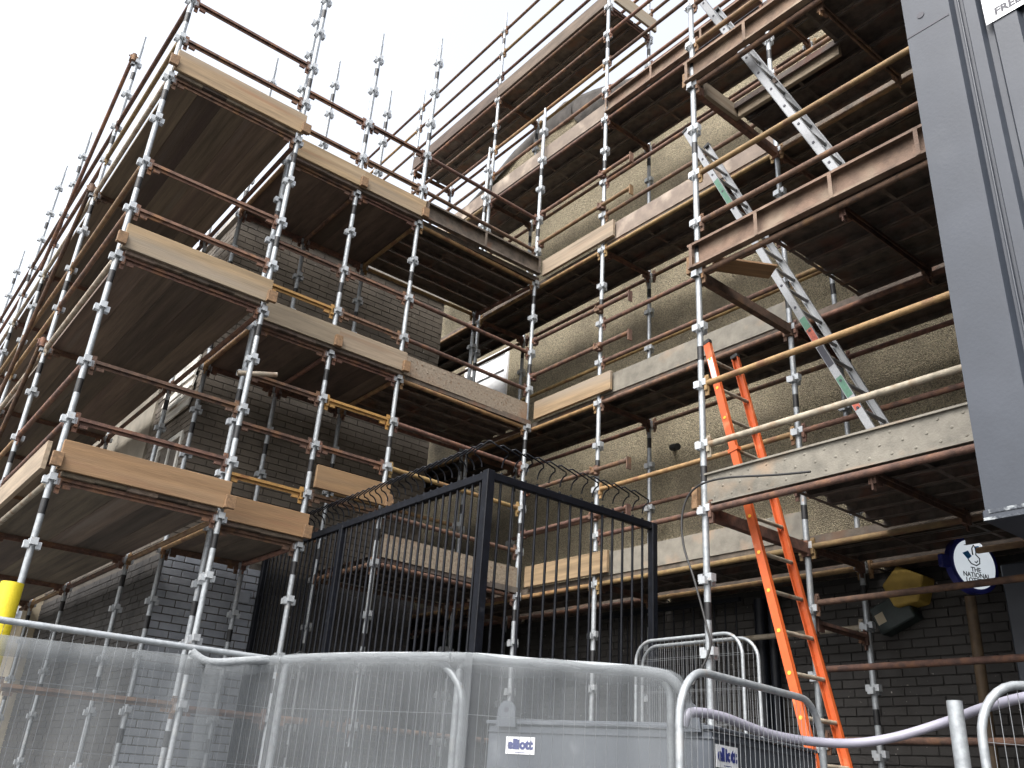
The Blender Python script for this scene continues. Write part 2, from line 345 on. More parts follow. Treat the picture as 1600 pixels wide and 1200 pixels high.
def batten(root, P, Q, m=None, upv=(0, 0, 1), name='steel_batten', dimples=False):
    Lg = (V(Q)-V(P)).length
    return put(name, cached(('bat', round(Lg, 2), dimples), lambda: batten_mesh(Lg, dimples=dimples)), m or M_batten, root, along(P, Q, upv))
def coupler(root, P):
    return put('tube_coupler', cached('coup', lambda: MB().box(-.045, .045, -.04, .04, -.035, .035).cyl((-.06, 0, .03), (.06, 0, .03), .012, 6).cyl((0, -.03, -.05), (0, -.03, .05), .03, 8).mesh('coupler', .006)), M_rust, root, T(*P) @ Matrix.Rotation(random.uniform(-.3, .3), 4, 'Z'))

# ================================================================== SETTING
g = MB(); g.add([(-400, -400, 0), (400, -400, 0), (400, 400, 0), (-400, 400, 0)], [(0, 1, 2, 3)])
o = put('ground', g, M_asph, kind='structure')
g = MB(); g.box(-30, 9, 2.2, 40, .0015, .0045); o = put('pavement', g, M_pave, kind='structure')

# ------------------------------------------------------------------ buildings
def bricks(root, origin, ud, nd, ulen, z0, z1, m, nind=0, holes=(), pu=.225, pv=.075, center=None, mortar=M_mortar, nm='brick'):
    """courses of stretcher bricks; the nind nearest to 'center' are single parts, the rest one part"""
    ud, nd, O = V(ud), V(nd), V(origin); L = []
    nv = int((z1-z0)/pv)
    for j in range(nv):
        nu = int(ulen/pu)+1; sh = (j % 2)*.5
        for i in range(-1, nu):
            a = max(0, (i+sh)*pu); b = min(ulen, (i+sh)*pu+pu-.01)
            if b-a < .04: continue
            z = z0+j*pv; c = (a+b)/2
            if any(h[0] < c < h[1] and h[2] < z+.03 < h[3] for h in holes): continue
            L.append((a, b, z))
    if center is not None:
        cc = V(center); L.sort(key=lambda q: (O+ud*((q[0]+q[1])/2)+V((0, 0, q[2]))-cc).length)
    Mw = Matrix(((ud.x, nd.x, 0, O.x), (ud.y, nd.y, 0, O.y), (0, 0, 1, 0), (0, 0, 0, 1)))
    rest = MB()
    for n, (a, b, z) in enumerate(L):
        pr = random.uniform(.003, .008)
        if n < nind:
            me = cached(('brick', round(b-a, 2), pv), lambda: MB().box(0, b-a, -.05, 0, 0, pv-.01).mesh('brick', .003))
            put(nm, me, m, root, Mw @ T(a, pr, z))
        else: rest.box(a, b, -.05, pr, z, z+pv-.01, Mw)
    if rest.v: put('brickwork', rest, m, root, kind='stuff')

WX, FY, LX0, LX1 = 7.22, 9.07, 2.66, 5.62   # roughcast wall plane, block front plane, block sides
TOPL, TOPR = CH+5.98, CH+8.95
blk = thing('brick_building', (4.1, 10.5, 0), 'brown brick flat-roofed block wrapped in scaffolding, grey painted low down', 'building')
put('wall_core', MB().box(LX0+.006, LX1-.006, FY+.006, 14.2, 0, TOPL), M_mortar, blk)
bricks(blk, (LX0, FY, 0), (1, 0, 0), (0, -1, 0), 1.07, .9, CH+1.95, M_brickg, 170, center=(3.2, FY, 3.0))
bricks(blk, (LX0+1.08, FY, 0), (1, 0, 0), (0, -1, 0), LX1-LX0-1.08, .9, CH+1.95, M_brickd)
bricks(blk, (LX0, FY, 0), (1, 0, 0), (0, -1, 0), LX1-LX0, CH+1.98, TOPL, M_brick, 120, center=(4.6, FY, 6.5), holes=())
bricks(blk, (LX0, 14.2, 0), (0, -1, 0), (-1, 0, 0), 14.2-FY-.004, .6, CH+1.95, M_brickd)
bricks(blk, (LX0, 14.2, 0), (0, -1, 0), (-1, 0, 0), 14.2-FY-.004, CH+1.98, TOPL, M_brick, holes=((3.9, 4.9, CH+3.6, CH+4.4), (4.05, 4.9, CH+2.3, CH+3.3), (0, 3.55, CH+2.3, CH+4.7)))
bricks(blk, (LX1, FY, 0), (0, 1, 0), (1, 0, 0), 5, CH+1.0, TOPL, M_brick)
put('parapet_coping', MB().box(LX0-.05, LX1+.03, FY-.05, 14.25, TOPL+.002, TOPL+.07), M_conc, blk)
# rendered panel, peeling boards and a window on the side wall
put('rendered_panel', MB().box(LX0-.03, LX0+.01, 10.68, 14.19, CH+2.3, CH+4.7), M_rend, blk)
for i in range(6):
    z = CH+3.62+i*.13
    put('fascia_board', MB().box(-.5, .5, -.012, .012, -.068, .068).mesh('fascia', .003), M_peel, blk, T(LX0-.03-.004*(i % 2), 9.81, z) @ Matrix.Rotation(math.pi/2, 4, 'Z') @ Matrix.Rotation(R(8), 4, 'X'))
wn = put('window', MB().box(LX0-.02, LX0+.05, 9.33, 9.39, CH+2.3, CH+3.3).box(LX0-.02, LX0+.05, 10.1, 10.16, CH+2.3, CH+3.3).box(LX0-.02, LX0+.05, 9.39, 10.1, CH+3.24, CH+3.3).box(LX0-.02, LX0+.05, 9.39, 10.1, CH+2.3, CH+2.36).box(LX0-.01, LX0+.04, 9.72, 9.77, CH+2.36, CH+3.24), M_frame, blk)
put('pane', MB().box(LX0+.012, LX0+.016, 9.39, 10.1, CH+2.36, CH+3.24), M_glass, wn)
put('junction_box', MB().box(3.5, 3.62, FY-.04, FY-.008, CH+1.55, CH+1.67).mesh('jb', .006), M_brickg, blk)
put('corner_bead', MB().box(3.725, 3.745, FY-.03, FY-.008, .9, CH+1.95), M_greytube, blk)

crm = thing('cream_building', (4.5, 18, 0), 'cream rendered house end beyond the brick block, seen under the lowest deck', 'building')
put('wall', MB().box(2.5, 8, 14.25, 24, 0, CH+4.9), M_cream, crm)
put('roof_edge', MB().box(2.4, 8.1, 14.22, 24.1, CH+4.9, CH+5.05), M_conc, crm)
for y in (15.2, 17.4, 19.6):
    wv = put('window', MB().box(2.44, 2.52, y, y+.06, CH-.4, CH+1.1).box(2.44, 2.52, y+.9, y+.96, CH-.4, CH+1.1).box(2.44, 2.52, y+.06, y+.9, CH+1.04, CH+1.1).box(2.44, 2.52, y+.06, y+.9, CH-.4, CH-.34), M_frame, crm)
    put('pane', MB().box(2.47, 2.495, y+.06, y+.9, CH-.34, CH+1.04), M_glass, wv)

rgh = thing('roughcast_building', (10, 6, 0), 'tall building with pebble-dashed roughcast wall behind the scaffold, brick at street level', 'building')
me = MB(); me.add([(WX, -6, Z(3)+.02), (WX, 13.0, Z(3)+.02), (WX, 13.0, TOPR), (WX, -6, TOPR)], [(0, 1, 2, 3)])
put('wall', MB().box(WX, 13, -6, 13, Z(3)+.02, TOPR), M_rough, rgh)
put('base_wall', MB().box(WX+.046, 13, -6, 13, 0, Z(3)+.018), M_mortard, rgh)
bricks(rgh, (WX+.04, 9.0, 0), (0, -1, 0), (-1, 0, 0), 10, .9, Z(3)+.01, M_brickd, 290, center=(WX, 4.4, 2.6))
put('recess_wall', MB().box(LX1-.02, WX-.002, 13, 13.4, 0, TOPL-.5), M_rend, rgh)
# window high in the recess
y0, y1, z0, z1 = 9.62, 10.75, CH+5.25, CH+6.1
wn = put('window', MB().box(WX-.03, WX+.05, y0, y0+.07, z0, z1).box(WX-.03, WX+.05, y1-.07, y1, z0, z1).box(WX-.03, WX+.05, y0+.07, y1-.07, z1-.07, z1).box(WX-.03, WX+.05, y0+.07, y1-.07, z0, z0+.07).box(WX-.03, WX+.05, y0+.07, y1-.07, z0+.5, z0+.56), M_white, rgh)
put('pane', MB().box(WX-.006, WX-.002, y0+.07, y1-.07, z0+.07, z1-.07), M_white, wn)
# gable head above the wall plate, felt sheets lapped over its edge
GP = [(4.0, TOPR-.02), (5.9, CH+9.27), (6.8, CH+9.55), (7.9, CH+10.0), (8.6, CH+10.22), (9.9, CH+9.98), (10.8, CH+9.64), (11.7, CH+9.42), (12.9, TOPR-.02)]
put('gable_head', MB().prism([V((WX+.002, y, z)) for y, z in GP]+[V((WX+.002, 12.9, TOPR-.3)), V((WX+.002, 4.0, TOPR-.3))], (0, 0, 0), (.3, 0, 0)), M_rough, rgh)
def gz(y):
    for (a, za), (b, zb_) in zip(GP, GP[1:]):
        if a <= y <= b: return za+(zb_-za)*(y-a)/(b-a)
    return TOPR
def felt(y0, y1, drop, seed, tilt=0):
    rnd = random.Random(seed); mb = MB(); n = 24; rows = []; m = 9
    for i in range(n+1):
        t = i/n; y = y0+(y1-y0)*t; d = drop*(.8+.14*math.sin(t*5+seed)+tilt*(t-.5))+rnd.uniform(-.012, .012); z = gz(y)
        row = [(WX+3.2, y, z+.25), (WX+.3, y, z+.06)]
        for q in range(m): 
            h = q/(m-1); row.append((WX-.02-.035*math.sin(h*2.6)-.018*math.sin(t*17+seed+h*2)*h-rnd.uniform(0, .006), y, z+.03-d*h))
        rows.append(row)
    k = m+2; vs = [p for r in rows for p in r]; fs = [(i*k+j, i*k+j+1, (i+1)*k+j+1, (i+1)*k+j) for i in range(n) for j in range(k-1)]
    mb.add(vs, fs, True); return mb
for a, b, d, sd_, tl in ((4.0, 5.6, .2, 2, 0), (5.58, 7.1, .42, 4, .3), (7.05, 7.75, .7, 9, .2), (7.7, 8.4, .72, 5, -.5), (8.36, 9.3, .5, 7, .1), (9.28, 12.9, .26, 1, 0)): put('roofing_felt', felt(a, b, d, sd_, tl), M_felt, rgh)
# hole in the render with broken edge, and a small pipe bracket stain
put('wall_vent', MB().prism([V((WX-.006, 6.55, CH+7.0)), V((WX-.006, 6.2, CH+7.12)), V((WX-.006, 6.17, CH+7.02)), V((WX-.006, 6.3, CH+6.96)), V((WX-.006, 6.52, CH+6.9))], (0, 0, 0), (.004, 0, 0)), M_mortar, rgh)
put('pipe_stub', MB().cyl((WX, 6.35, CH+3.62), (WX-.1, 6.3, CH+3.6), .025, 10).cyl((WX-.1, 6.3, CH+3.6), (WX-.14, 6.18, CH+3.57), .04, 10), M_rubber, rgh)
# grey pilaster of the shop front
pil = put('pilaster', MB().box(6.98, WX-.004, 1.6, 2.92, 0, Z(3)-.12).mesh('pilaster', .01), M_grey, rgh)
put('conduit', MB().cyl((6.92, 3.18, 0), (6.9, 3.14, Z(3)-.35), .04, 12), M_conduit, rgh)
# a return of darker brick beside it
put('downpipe', MB().cyl((WX-.06, 5.25, 0), (WX-.06, 5.25, Z(3)-.1), .06, 12).cyl((WX-.08, 5.1, 0), (WX-.08, 5.1, Z(3)-.1), .045, 12), M_black, rgh)

# ================================================================== SCAFFOLD 1: along the side of the brick block
XO, XI = 1.17, 2.49
YS = [7.19, 9.67, 12.1, 14.0, 16.44, 18.88]
s1 = thing('scaffold', (XI, 7.19, 0), 'tall scaffold with five-board timber decks along the side of the brick block', 'scaffold')
for i, y in enumerate(YS):
    standard(s1, XO, y, (17, 15, 15, 16, 15, 15)[i], 1, extra=.45)
    standard(s1, XI, y+(0 if i else 0), (15, 14, 14, 14, 14, 14)[i], 1)
for k in (3, 7, 11):
    for i, y in enumerate(YS):
        transom(s1, (XO, y, Z(k)), (XI, y, Z(k)))
        if i < len(YS)-1:
            y2 = YS[i+1]
            for b in range(5):
                x = XO+.17+b*.243
                j = random.uniform(-.006, .006)
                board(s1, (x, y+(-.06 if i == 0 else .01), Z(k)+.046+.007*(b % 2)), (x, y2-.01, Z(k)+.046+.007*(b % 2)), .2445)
            for kk in (k, k+1, k+2): ledger(s1, (XO, y, Z(kk)), (XO, y2, Z(kk)), M_greytube if (kk == k) else None)
            ledger(s1, (XI, y, Z(k)), (XI, y2, Z(k)))
    board(s1, (XO-.0, 7.12, Z(k)+.183), (XI+.02, 7.12, Z(k)+.183), .235, .038, M_timber if k > 3 else M_timlow, (0, -1, 0), 'toe_board')
    board(s1, (XI-.02, 7.078, Z(k)+.12), (XI+.07, 7.078, Z(k)+.12), .11, .04, M_endgrain, (0, -1, 0), 'toe_block')
    board(s1, (XO-.06, 7.078, Z(k)+.13), (XO+.02, 7.078, Z(k)+.13), .11, .04, M_endgrain, (0, -1, 0), 'toe_block')
    transom(s1, (XO, 7.19, Z(k+1)), (XI, 7.19, Z(k+1))); transom(s1, (XO, 7.19, Z(k+2)), (XI, 7.19, Z(k+2)))
board(s1, (XO-.07, 7.25, Z(3)+.19), (XO-.07, 9.6, Z(3)+.19), .225, .038, M_timber2, (-1, 0, 0), 'toe_board')
for ka, kb in ((15, 11), (11, 7), (7, 3)):
    ledger(s1, (XO-.06, YS[1], Z(ka)+.05), (XO-.06, YS[2], Z(kb)+.05), M_rust, .0, False, 'diagonal_brace'); coupler(s1, (XO-.05, YS[1], Z(ka)+.05))
for kk in (0,):
    transom(s1, (XO, 7.19, Z(kk)), (XI, 7.19, Z(kk)))
    ledger(s1, (XO, 7.19, Z(kk)-.1), (XO, 9.67, Z(kk)-.1)); 
# ================================================================== SCAFFOLD 2: front of the brick block
YF, YB = 7.55, 8.82
XB2, XC, XD, XE = 2.56, 3.385, 4.2, 6.03
s2 = thing('scaffold', (4.2, YF, 0), 'scaffold of narrow timber-boarded bays and one steel-decked bay across the front of the brick block', 'scaffold')
standard(s2, XB2, YF, 15, 0); standard(s2, XC, YF, 15, 1); standard(s2, XD, YF, 16, 0); standard(s2, XE, 7.61, 16, 1)
standard(s2, XB2+.02, YB, 15, 0); standard(s2, XC+.01, YB, 16, 0); standard(s2, XD+.01, YB, 16, 0); standard(s2, XE-.06, YB, 16, 1)
for k in (3, 7, 11):
    for (xa, xb, first) in ((XB2, XC, True), (XC, XD, False)):
        kk = k if not (k == 3 and not first) else 4
        transom(s2, (xa, YF, Z(kk)), (xb, YF, Z(kk))); transom(s2, (xa, YB, Z(kk)), (xb, YB, Z(kk)))
        if kk != 4:
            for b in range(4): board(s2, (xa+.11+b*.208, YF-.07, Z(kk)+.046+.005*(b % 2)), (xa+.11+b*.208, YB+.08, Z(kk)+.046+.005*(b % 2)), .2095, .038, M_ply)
        board(s2, (xa+.03, YF-.075, Z(kk)+.18), (xb+.03, YF-.075, Z(kk)+.18), .225, .038, {3: M_timlow, 7: M_timber2, 11: M_timber}[k], (0, -1, 0), 'toe_board')
        board(s2, (xb-.02, YF-.117, Z(kk)+.12), (xb+.06, YF-.117, Z(kk)+.12), .12, .04, M_endgrain, (0, -1, 0), 'toe_block')
    for x in (XB2, XC, XD):
        ledger(s2, (x, YF, Z(k)), (x, YB, Z(k)))
cols = {(8, 0): M_yellowbar, (4, 0): M_yellowbar, (6, 1): M_yellowbar, (1, 0): M_yellowbar}
for kk in (13, 12, 9, 8, 6, 5, 4, 0):
    for n, (xa, xb) in enumerate(((XB2, XC), (XC, XD))):
        if kk == 4 and n: continue
        transom(s2, (xa, YF, Z(kk)), (xb, YF, Z(kk)), cols.get((kk, n)))
    ledger(s2, (XD, YF, Z(kk)), (XE, 7.61, Z(kk)), M_ochre if kk == 5 else M_rust)
ledger(s2, (XD, YB, Z(9)), (XE, YB, Z(9))); ledger(s2, (XD, YB, Z(5)), (XE, YB, Z(5)))
for k in (3, 7, 11):
    ledger(s2, (XD, YF, Z(k)), (XE, 7.61, Z(k))); ledger(s2, (XD, YB, Z(k)), (XE-.06, YB, Z(k))); ledger(s2, (XE, 7.61, Z(k)), (XE-.06, YB, Z(k)))
    for b in range(5):
        batten(s2, (XD+.005, YF+.115+b*.25, Z(k)+.09), (XE+.03, YF+.13+b*.25, Z(k)+.09))
    if k == 11: batten(s2, (XE-.03, YF-.035, Z(k)+.19), (XD+.03, YF-.035, Z(k)+.19), M_batten, (0, 1, 0), 'toe_batten')
    else: batten(s2, (XD+.05, YF-.02, Z(k)+.19), (XE-.03, YF+.02, Z(k)+.19), M_batttan, (0, -1, 0), 'toe_batten', True)
# short stub tube clamped across the doubled corner standards
put('stub_tube', MB().cyl((XB2-.1, 7.42, Z(5)+.42), (XB2+.25, 7.36, Z(5)+.5), .024, 12, caps=False), M_greytube, s2)

# ================================================================== SCAFFOLD 3: along the roughcast wall
X3, X3i = 6.11, 6.94
Y3 = [-.9, 1.55, 4.0, 6.45, 8.91, 11.38]
s3 = thing('scaffold', (X3, 4.0, 0), 'long scaffold with steel-batten decks on five levels along the roughcast wall', 'scaffold')
for y, kt in zip(Y3, (17, 17, 14, 21, 22, 22)):
    if y > 1: standard(s3, X3, y, kt, 0)
    if y > 1: standard(s3, X3i, y+.03, (17, 14, 15, 21, 20, 20)[Y3.index(y)], 1)
for k in (3, 7, 11, 15, 19):
    for i, y in enumerate(Y3):
        if k == 19 and y < 6: continue
        transom(s3, (X3, y, Z(k)), (X3i, y, Z(k)))
        if i == len(Y3)-1: continue
        y2 = Y3[i+1]
        ledger(s3, (X3, y, Z(k)), (X3, y2, Z(k)), M_ochre if k == 3 else None); ledger(s3, (X3i, y, Z(k)), (X3i, y2, Z(k)))
        for b in range(3): batten(s3, (X3+.128+b*.246, y+.001, Z(k)+.09), (X3+.128+b*.246, y2-.001, Z(k)+.09))
        if k == 3: batten(s3, (X3i+.165, y+.02, Z(k)+.07), (X3i+.165, y2-.02, Z(k)+.07))
        # toe boards of battens on edge
        if y2 > 4:
            mt = {3: M_battg, 7: M_battg, 11: M_battpink, 15: M_battr, 19: M_batten}[k]
            if y >= 4.0 and k != 19 and not (k < 15 and y > 6.4):
                batten(s3, (X3-.0, y+.03, Z(k)+.19), (X3-.0, y2-.03, Z(k)+.19), mt if y < 6.4 or k < 15 else M_battpink, (-1, 0, 0) if k < 15 or y > 6.4 else (1, 0, 0), 'toe_batten')
            if k == 19: board(s3, (X3-.02, y+.005, Z(k)+.16), (X3-.02, y2-.005, Z(k)+.16), .225, .038, M_ply, (-1, 0, 0), 'toe_board')
for k in (3, 7, 11, 15):
    rr = (k+1, k+2) if k < 15 else (16, 17, 18)
    for kk in rr:
        for i in (2, 3, 4):
            if i > 2 and k < 15: continue
            ledger(s3, (X3, Y3[i], Z(kk)), (X3, Y3[i+1], Z(kk)))
for kk in (20, 21, 22):
    for i in (3, 4): ledger(s3, (X3, Y3[i], Z(kk)), (X3, Y3[i+1], Z(kk)))
    ledger(s3, (X3, 11.38, Z(kk)), (X3, 13.8, Z(kk)))
for kk in (20, 21): ledger(s3, (X3i, 6.48, Z(kk)), (X3i, 8.94, Z(kk))); ledger(s3, (X3i, 4.03, Z(kk)), (X3i, 6.48, Z(kk)))
for kk in (17, 18): ledger(s3, (X3i, 4.03, Z(kk)), (X3i, 6.48, Z(kk)))
board(s3, (X3-.0, 6.34, Z(19)+.15), (X3i+.0, 6.34, Z(19)+.15), .225, .038, M_timber, (0, -1, 0), 'toe_board')
# timber toe boards past the corner standard
for k in (3, 7, 11): board(s3, (X3-.045, 6.22, Z(k)+.2), (X3-.045, 7.5, Z(k)+.2), .225, .038, M_timber if k != 11 else M_timber2, (-1, 0, 0), 'toe_board')
# rails of loose tube clamped past the standard, with hooked ends
for kk, dz, m in ((13, .1, M_rust), (12, .12, M_ochre), (9, .17, M_rust), (8, .18, M_rust), (5, .2, M_rust), (4, .2, M_rust)):
    z = Z(kk)+dz
    o = put('guard_rail', MB().cyl((X3-.06, 7.6, z), (X3-.06, 5.95, z), .0242, 12).box(X3-.09, X3-.03, 5.925, 5.94, z-.1, z+.03), m, s3)
    coupler(s3, (X3-.04, 6.45, z)); coupler(s3, (X3-.04, 7.6, z))
for kk in (5, 9): ledger(s3, (X3i, 4.03, Z(kk)+.05), (X3i, 8.9, Z(kk)+.05), None, .0, False)
for kk in (4, 5, 8, 12, 13): ledger(s3, (X3, 1.55, Z(kk)), (X3, 4.0, Z(kk)))
for kk in (2, 1, 0): ledger(s3, (X3, 1.55, Z(kk)+.05), (X3, 4.0, Z(kk)+.05))
ledger(s3, (X3i, 4.03, Z(2)), (X3i, 6.48, Z(2)), M_greytube)
transom(s3, (X3, 4.0, Z(1)+.4), (X3i, 4.03, Z(1)+.4))

# ================================================================== SCAFFOLD 4: ladder bay standing out towards the street
XG, YG = 4.83, 3.97
s4 = thing('scaffold', (XG, YG, 0), 'projecting ladder bay of the scaffold with steel battens set on edge as toe boards', 'scaffold')
standard(s4, XG, YG, 17, 0); standard(s4, XG, 1.53, 17, 0)
for k in (3, 7, 11):
    put('transom', cached('tb', lambda: MB().box(.03, 1.2, -.03, .03, -.055, .03).box(-.01, .03, -.03, .03, -.08, .05).box(1.2, 1.24, -.03, .03, -.08, .05).mesh('tb', .002)), M_rust, s4, along((XG+.04, YG, Z(k)), (X3-.04, 4.0, Z(k))))
    transom(s4, (XG, 1.53, Z(k)), (X3, 1.55, Z(k))); transom(s4, (XG, 2.7, Z(k)), (X3, 2.7, Z(k)))
    ledger(s4, (XG, 1.53, Z(k)), (XG, YG, Z(k)), M_rust)
    for kk in (k+1, k+2): ledger(s4, (XG, 1.53, Z(kk)), (XG, YG, Z(kk)), {5: M_ochre, 4: M_greytube, 9: M_ochre, 8: M_rust, 12: M_ochre, 13: M_rust}[kk])
    for b in range(5):
        x = XG+.14+b*.243; ye = 3.3 if k < 11 else (2.85 if b < 2 else 3.93)
        batten(s4, (x, 1.5, Z(k)+.09), (x, ye, Z(k)+.09))
    if k == 3: batten(s4, (XG+.0, 1.4, Z(k)+.155), (XG+.0, YG+.02, Z(k)+.155), M_battg, (-1, 0, 0), 'toe_batten', True); put('batten_lip', MB().box(XG-.02, XG-.0045, 1.4, YG+.02, Z(k)+.258, Z(k)+.272).box(XG-.016, XG-.0045, 1.4, YG+.02, Z(k)+.038, Z(k)+.052), M_battg, s4)
    else: batten(s4, (XG-.01, YG+.05, Z(k)+.155), (XG-.01, 1.4, Z(k)+.155), M_battr, (1, 0, 0), 'toe_batten')
    for (dx, dz, s) in ((-.045, .13, .1), (-.05, .05, .07)):
        board(s4, (XG+dx, YG+.06, Z(k)+dz), (XG+dx+.1, YG+.06, Z(k)+dz), s, .05, M_endgrain, (0, -1, 0), 'toe_block')
board(s4, (4.95, 3.93, Z(11)+.02), (5.42, 3.93, Z(11)+.02), .15, .04, M_timber2, (0, -1, 0), 'hatch_trimmer')
board(s4, (5.4, 3.9, Z(11)+.02), (5.4, 2.85, Z(11)+.02), .15, .04, M_timber2, (1, 0, 0), 'hatch_trimmer')
board(s4, (4.93, 3.9, Z(7)+.12), (5.35, 3.62, Z(7)+.1), .2, .02, M_timlow, (0, 0, 1), 'loose_board')

# ================================================================== LADDERS
def ladder(name, xl, wd, y0, z0, y1, z1, m, label, rail=(.026, .07), holes=True, rungm=None):
    Lg = math.hypot(y1-y0, z1-z0); A = math.atan2(y1-y0, z1-z0)
    root = thing(name, (xl+wd/2, y0, z0), label, 'ladder')
    Mr = T(xl, y0, z0) @ Matrix.Rotation(-A, 4, 'X')
    rw, rd = rail
    def rmesh():
        mb = MB(); mb.box(-rw/2, -rw/2+.004, -rd/2, rd/2, 0, Lg); mb.box(-rw/2, rw/2, -rd/2, -rd/2+.006, 0, Lg); mb.box(-rw/2, rw/2, rd/2-.006, rd/2, 0, Lg); return mb.mesh('stile')
    me = rmesh()
    ra = put('stile', me, m, root, Mr); rb = put('stile', me, m, root, Mr @ T(wd, 0, 0) @ Matrix.Rotation(math.pi, 4, 'Z'))
    n = int(Lg/.28)
    rm = MB().cyl((-.004, 0, 0), (wd+.004, 0, 0), .015, 10).mesh('rung')
    pm = MB().cyl((-rw/2-.004, 0, 0), (-rw/2, 0, 0), .013 if not holes else .012, 10).mesh('plug')
    for i in range(n):
        h = .2+i*.28
        if h > Lg-.08: break
        rg = put('rung', rm, rungm or m, root, Mr @ T(0, 0, h))
        put('rung_end', pm, M_ink if holes else M_yplug, rg, Mr @ T(0, 0, h))
    for r_, dx in ((ra, 0), (rb, wd)):
        for h in (0, Lg-.02):
            put('end_cap', cached(('cap', name, h > 0), lambda: MB().box(-rw/2-.004, rw/2+.004, -rd/2-.004, rd/2+.004, 0, .035).mesh('cap', .003)), M_rubber, r_, Mr @ T(dx, 0, h-.01))
    return root, Mr
lo, Mr = ladder('ladder', 5.12, .36, 3.0, 0.0, 4.14, CH+3.42, M_orange, 'orange fibreglass ladder rising from the ground beside the grey container', (.034, .062), False, M_greytube)
for dx in (0, .36): put('stile_clamp', MB().box(-.024, .024, -.045, .045, 0, .03), M_greydk if dx else M_orange, lo, Mr @ T(dx, 0, 4.1 if not dx else 3.95))
put('warning_sticker', MB().box(-.0205, -.0185, -.022, .022, 0, .22), M_white, lo, Mr @ T(0, 0, 4.75))
la, Mr = ladder('ladder', 5.6, .34, 2.84, CH+1.99, 4.72, CH+6.27, M_alu, 'aluminium ladder with red and green stickers standing on the lowest deck of the ladder bay', (.026, .06))
for m, a, b in ((M_redst, 1.45, 1.62), (M_green, 1.62, 1.75), (M_ink, 1.2, 1.42), (M_green, .88, 1.08), (M_redst, .75, .85), (M_green, 3.35, 3.75)):
    put('sticker', MB().box(-.0145, -.0128, -.026, .026, a, b), m, la, Mr)
ladder('ladder', 5.0, .34, 2.63, CH+3.97, 4.06, CH+7.25, M_alu, 'plain aluminium ladder passing through the hatch of an upper deck', (.03, .068))

# ================================================================== BLACK SECURITY FENCE
FX, FYc, FZ = 3.7, 5.08, CH+2.13
fn = thing('security_fence', (FX, FYc, 0), 'tall black steel bar fence with curled anti-climb tops at the corner recess', 'fence')
put('corner_post', MB().box(FX-.035, FX+.035, FYc-.035, FYc+.035, 0, FZ+.01).mesh('post', .004), M_black, fn)
put('end_post', MB().box(5.45, 5.51, FYc-.03, FYc+.03, 0, FZ-.0).mesh('post', .004), M_black, fn)
put('end_post', MB().box(FX-.03, FX+.03, 8.95, 9.01, 0, FZ).mesh('post', .004), M_black, fn)
put('intermediate_post', MB().box(FX-.03, FX+.03, 7.28, 7.34, 0, FZ-.03).mesh('post', .004), M_black, fn)
put('top_rail', MB().box(FX+.036, 5.449, FYc-.025, FYc+.025, FZ-.06, FZ).mesh('rail', .004), M_black, fn)
put('top_rail', MB().box(FX-.025, FX+.025, FYc+.036, 8.949, FZ-.06, FZ).mesh('rail', .004), M_black, fn)
def barmesh(sx, sy):
    # upright, curve outwards, then the tip laid along the fence towards the corner
    ox, oy = sx, sy
    pts = [(0, 0, .15), (0, 0, FZ+.06)]
    for i in range(1, 6):
        a = i/5*math.pi*.5; pts.append((ox*.07*(1-math.cos(a)), oy*.07*(1-math.cos(a)), FZ+.06+.08*math.sin(a)))
    tx, ty = (-1, 0) if sy else (0, -1)
    e = pts[-1]; up_n = len(pts); pts.append((e[0]+ox*.03+tx*.03, e[1]+oy*.03+ty*.03, e[2]+.012)); pts.append((e[0]+ox*.02+tx*.19, e[1]+oy*.02+ty*.19, e[2]+.06))
    pts.append((e[0]+tx*.205, e[1]+ty*.205, e[2]+.055))
    return MB().sweep(pts[1:], .0065, 6).cyl(pts[0], (0, 0, FZ+.02), .0105, 8).mesh('bar')
b1 = barmesh(0, -1); b2 = barmesh(-1, 0)
for i in range(1, 15): put('bar', b1, M_black, fn, T(FX+i*.118, FYc, 0))
for i in range(1, 40): put('bar', b2, M_black, fn, T(FX, FYc+i*.098, 0))
# second run of railings against the base wall
f2 = thing('railing', (6.0, 5.4, 0), 'black upright railings fixed low against the dark brick base wall', 'railing')
for i in range(14): put('bar', cached('rb', lambda: MB().cyl((0, 0, .1), (0, 0, Z(3)-.12), .009, 6).mesh('rb')), M_black, f2, T(WX-.3, 5.35+i*.13, 0))
put('rail', MB().box(WX-.32, WX-.28, 5.3, 7.2, Z(3)-.15, Z(3)-.11), M_black, f2)
put('rail', MB().box(WX-.32, WX-.28, 5.3, 7.2, .25, .29), M_black, f2)

def catmull(P, n=8):
    P = [V(p) for p in P]; out = []
    for i in range(len(P)-1):
        a, b, c, d = P[max(i-1, 0)], P[i], P[i+1], P[min(i+2, len(P)-1)]
        for k in range(n):
            t = k/n; out.append(.5*((2*b)+(c-a)*t+(2*a-5*b+4*c-d)*t*t+(3*b-a-3*c+d)*t**3))
    return out+[P[-1]]
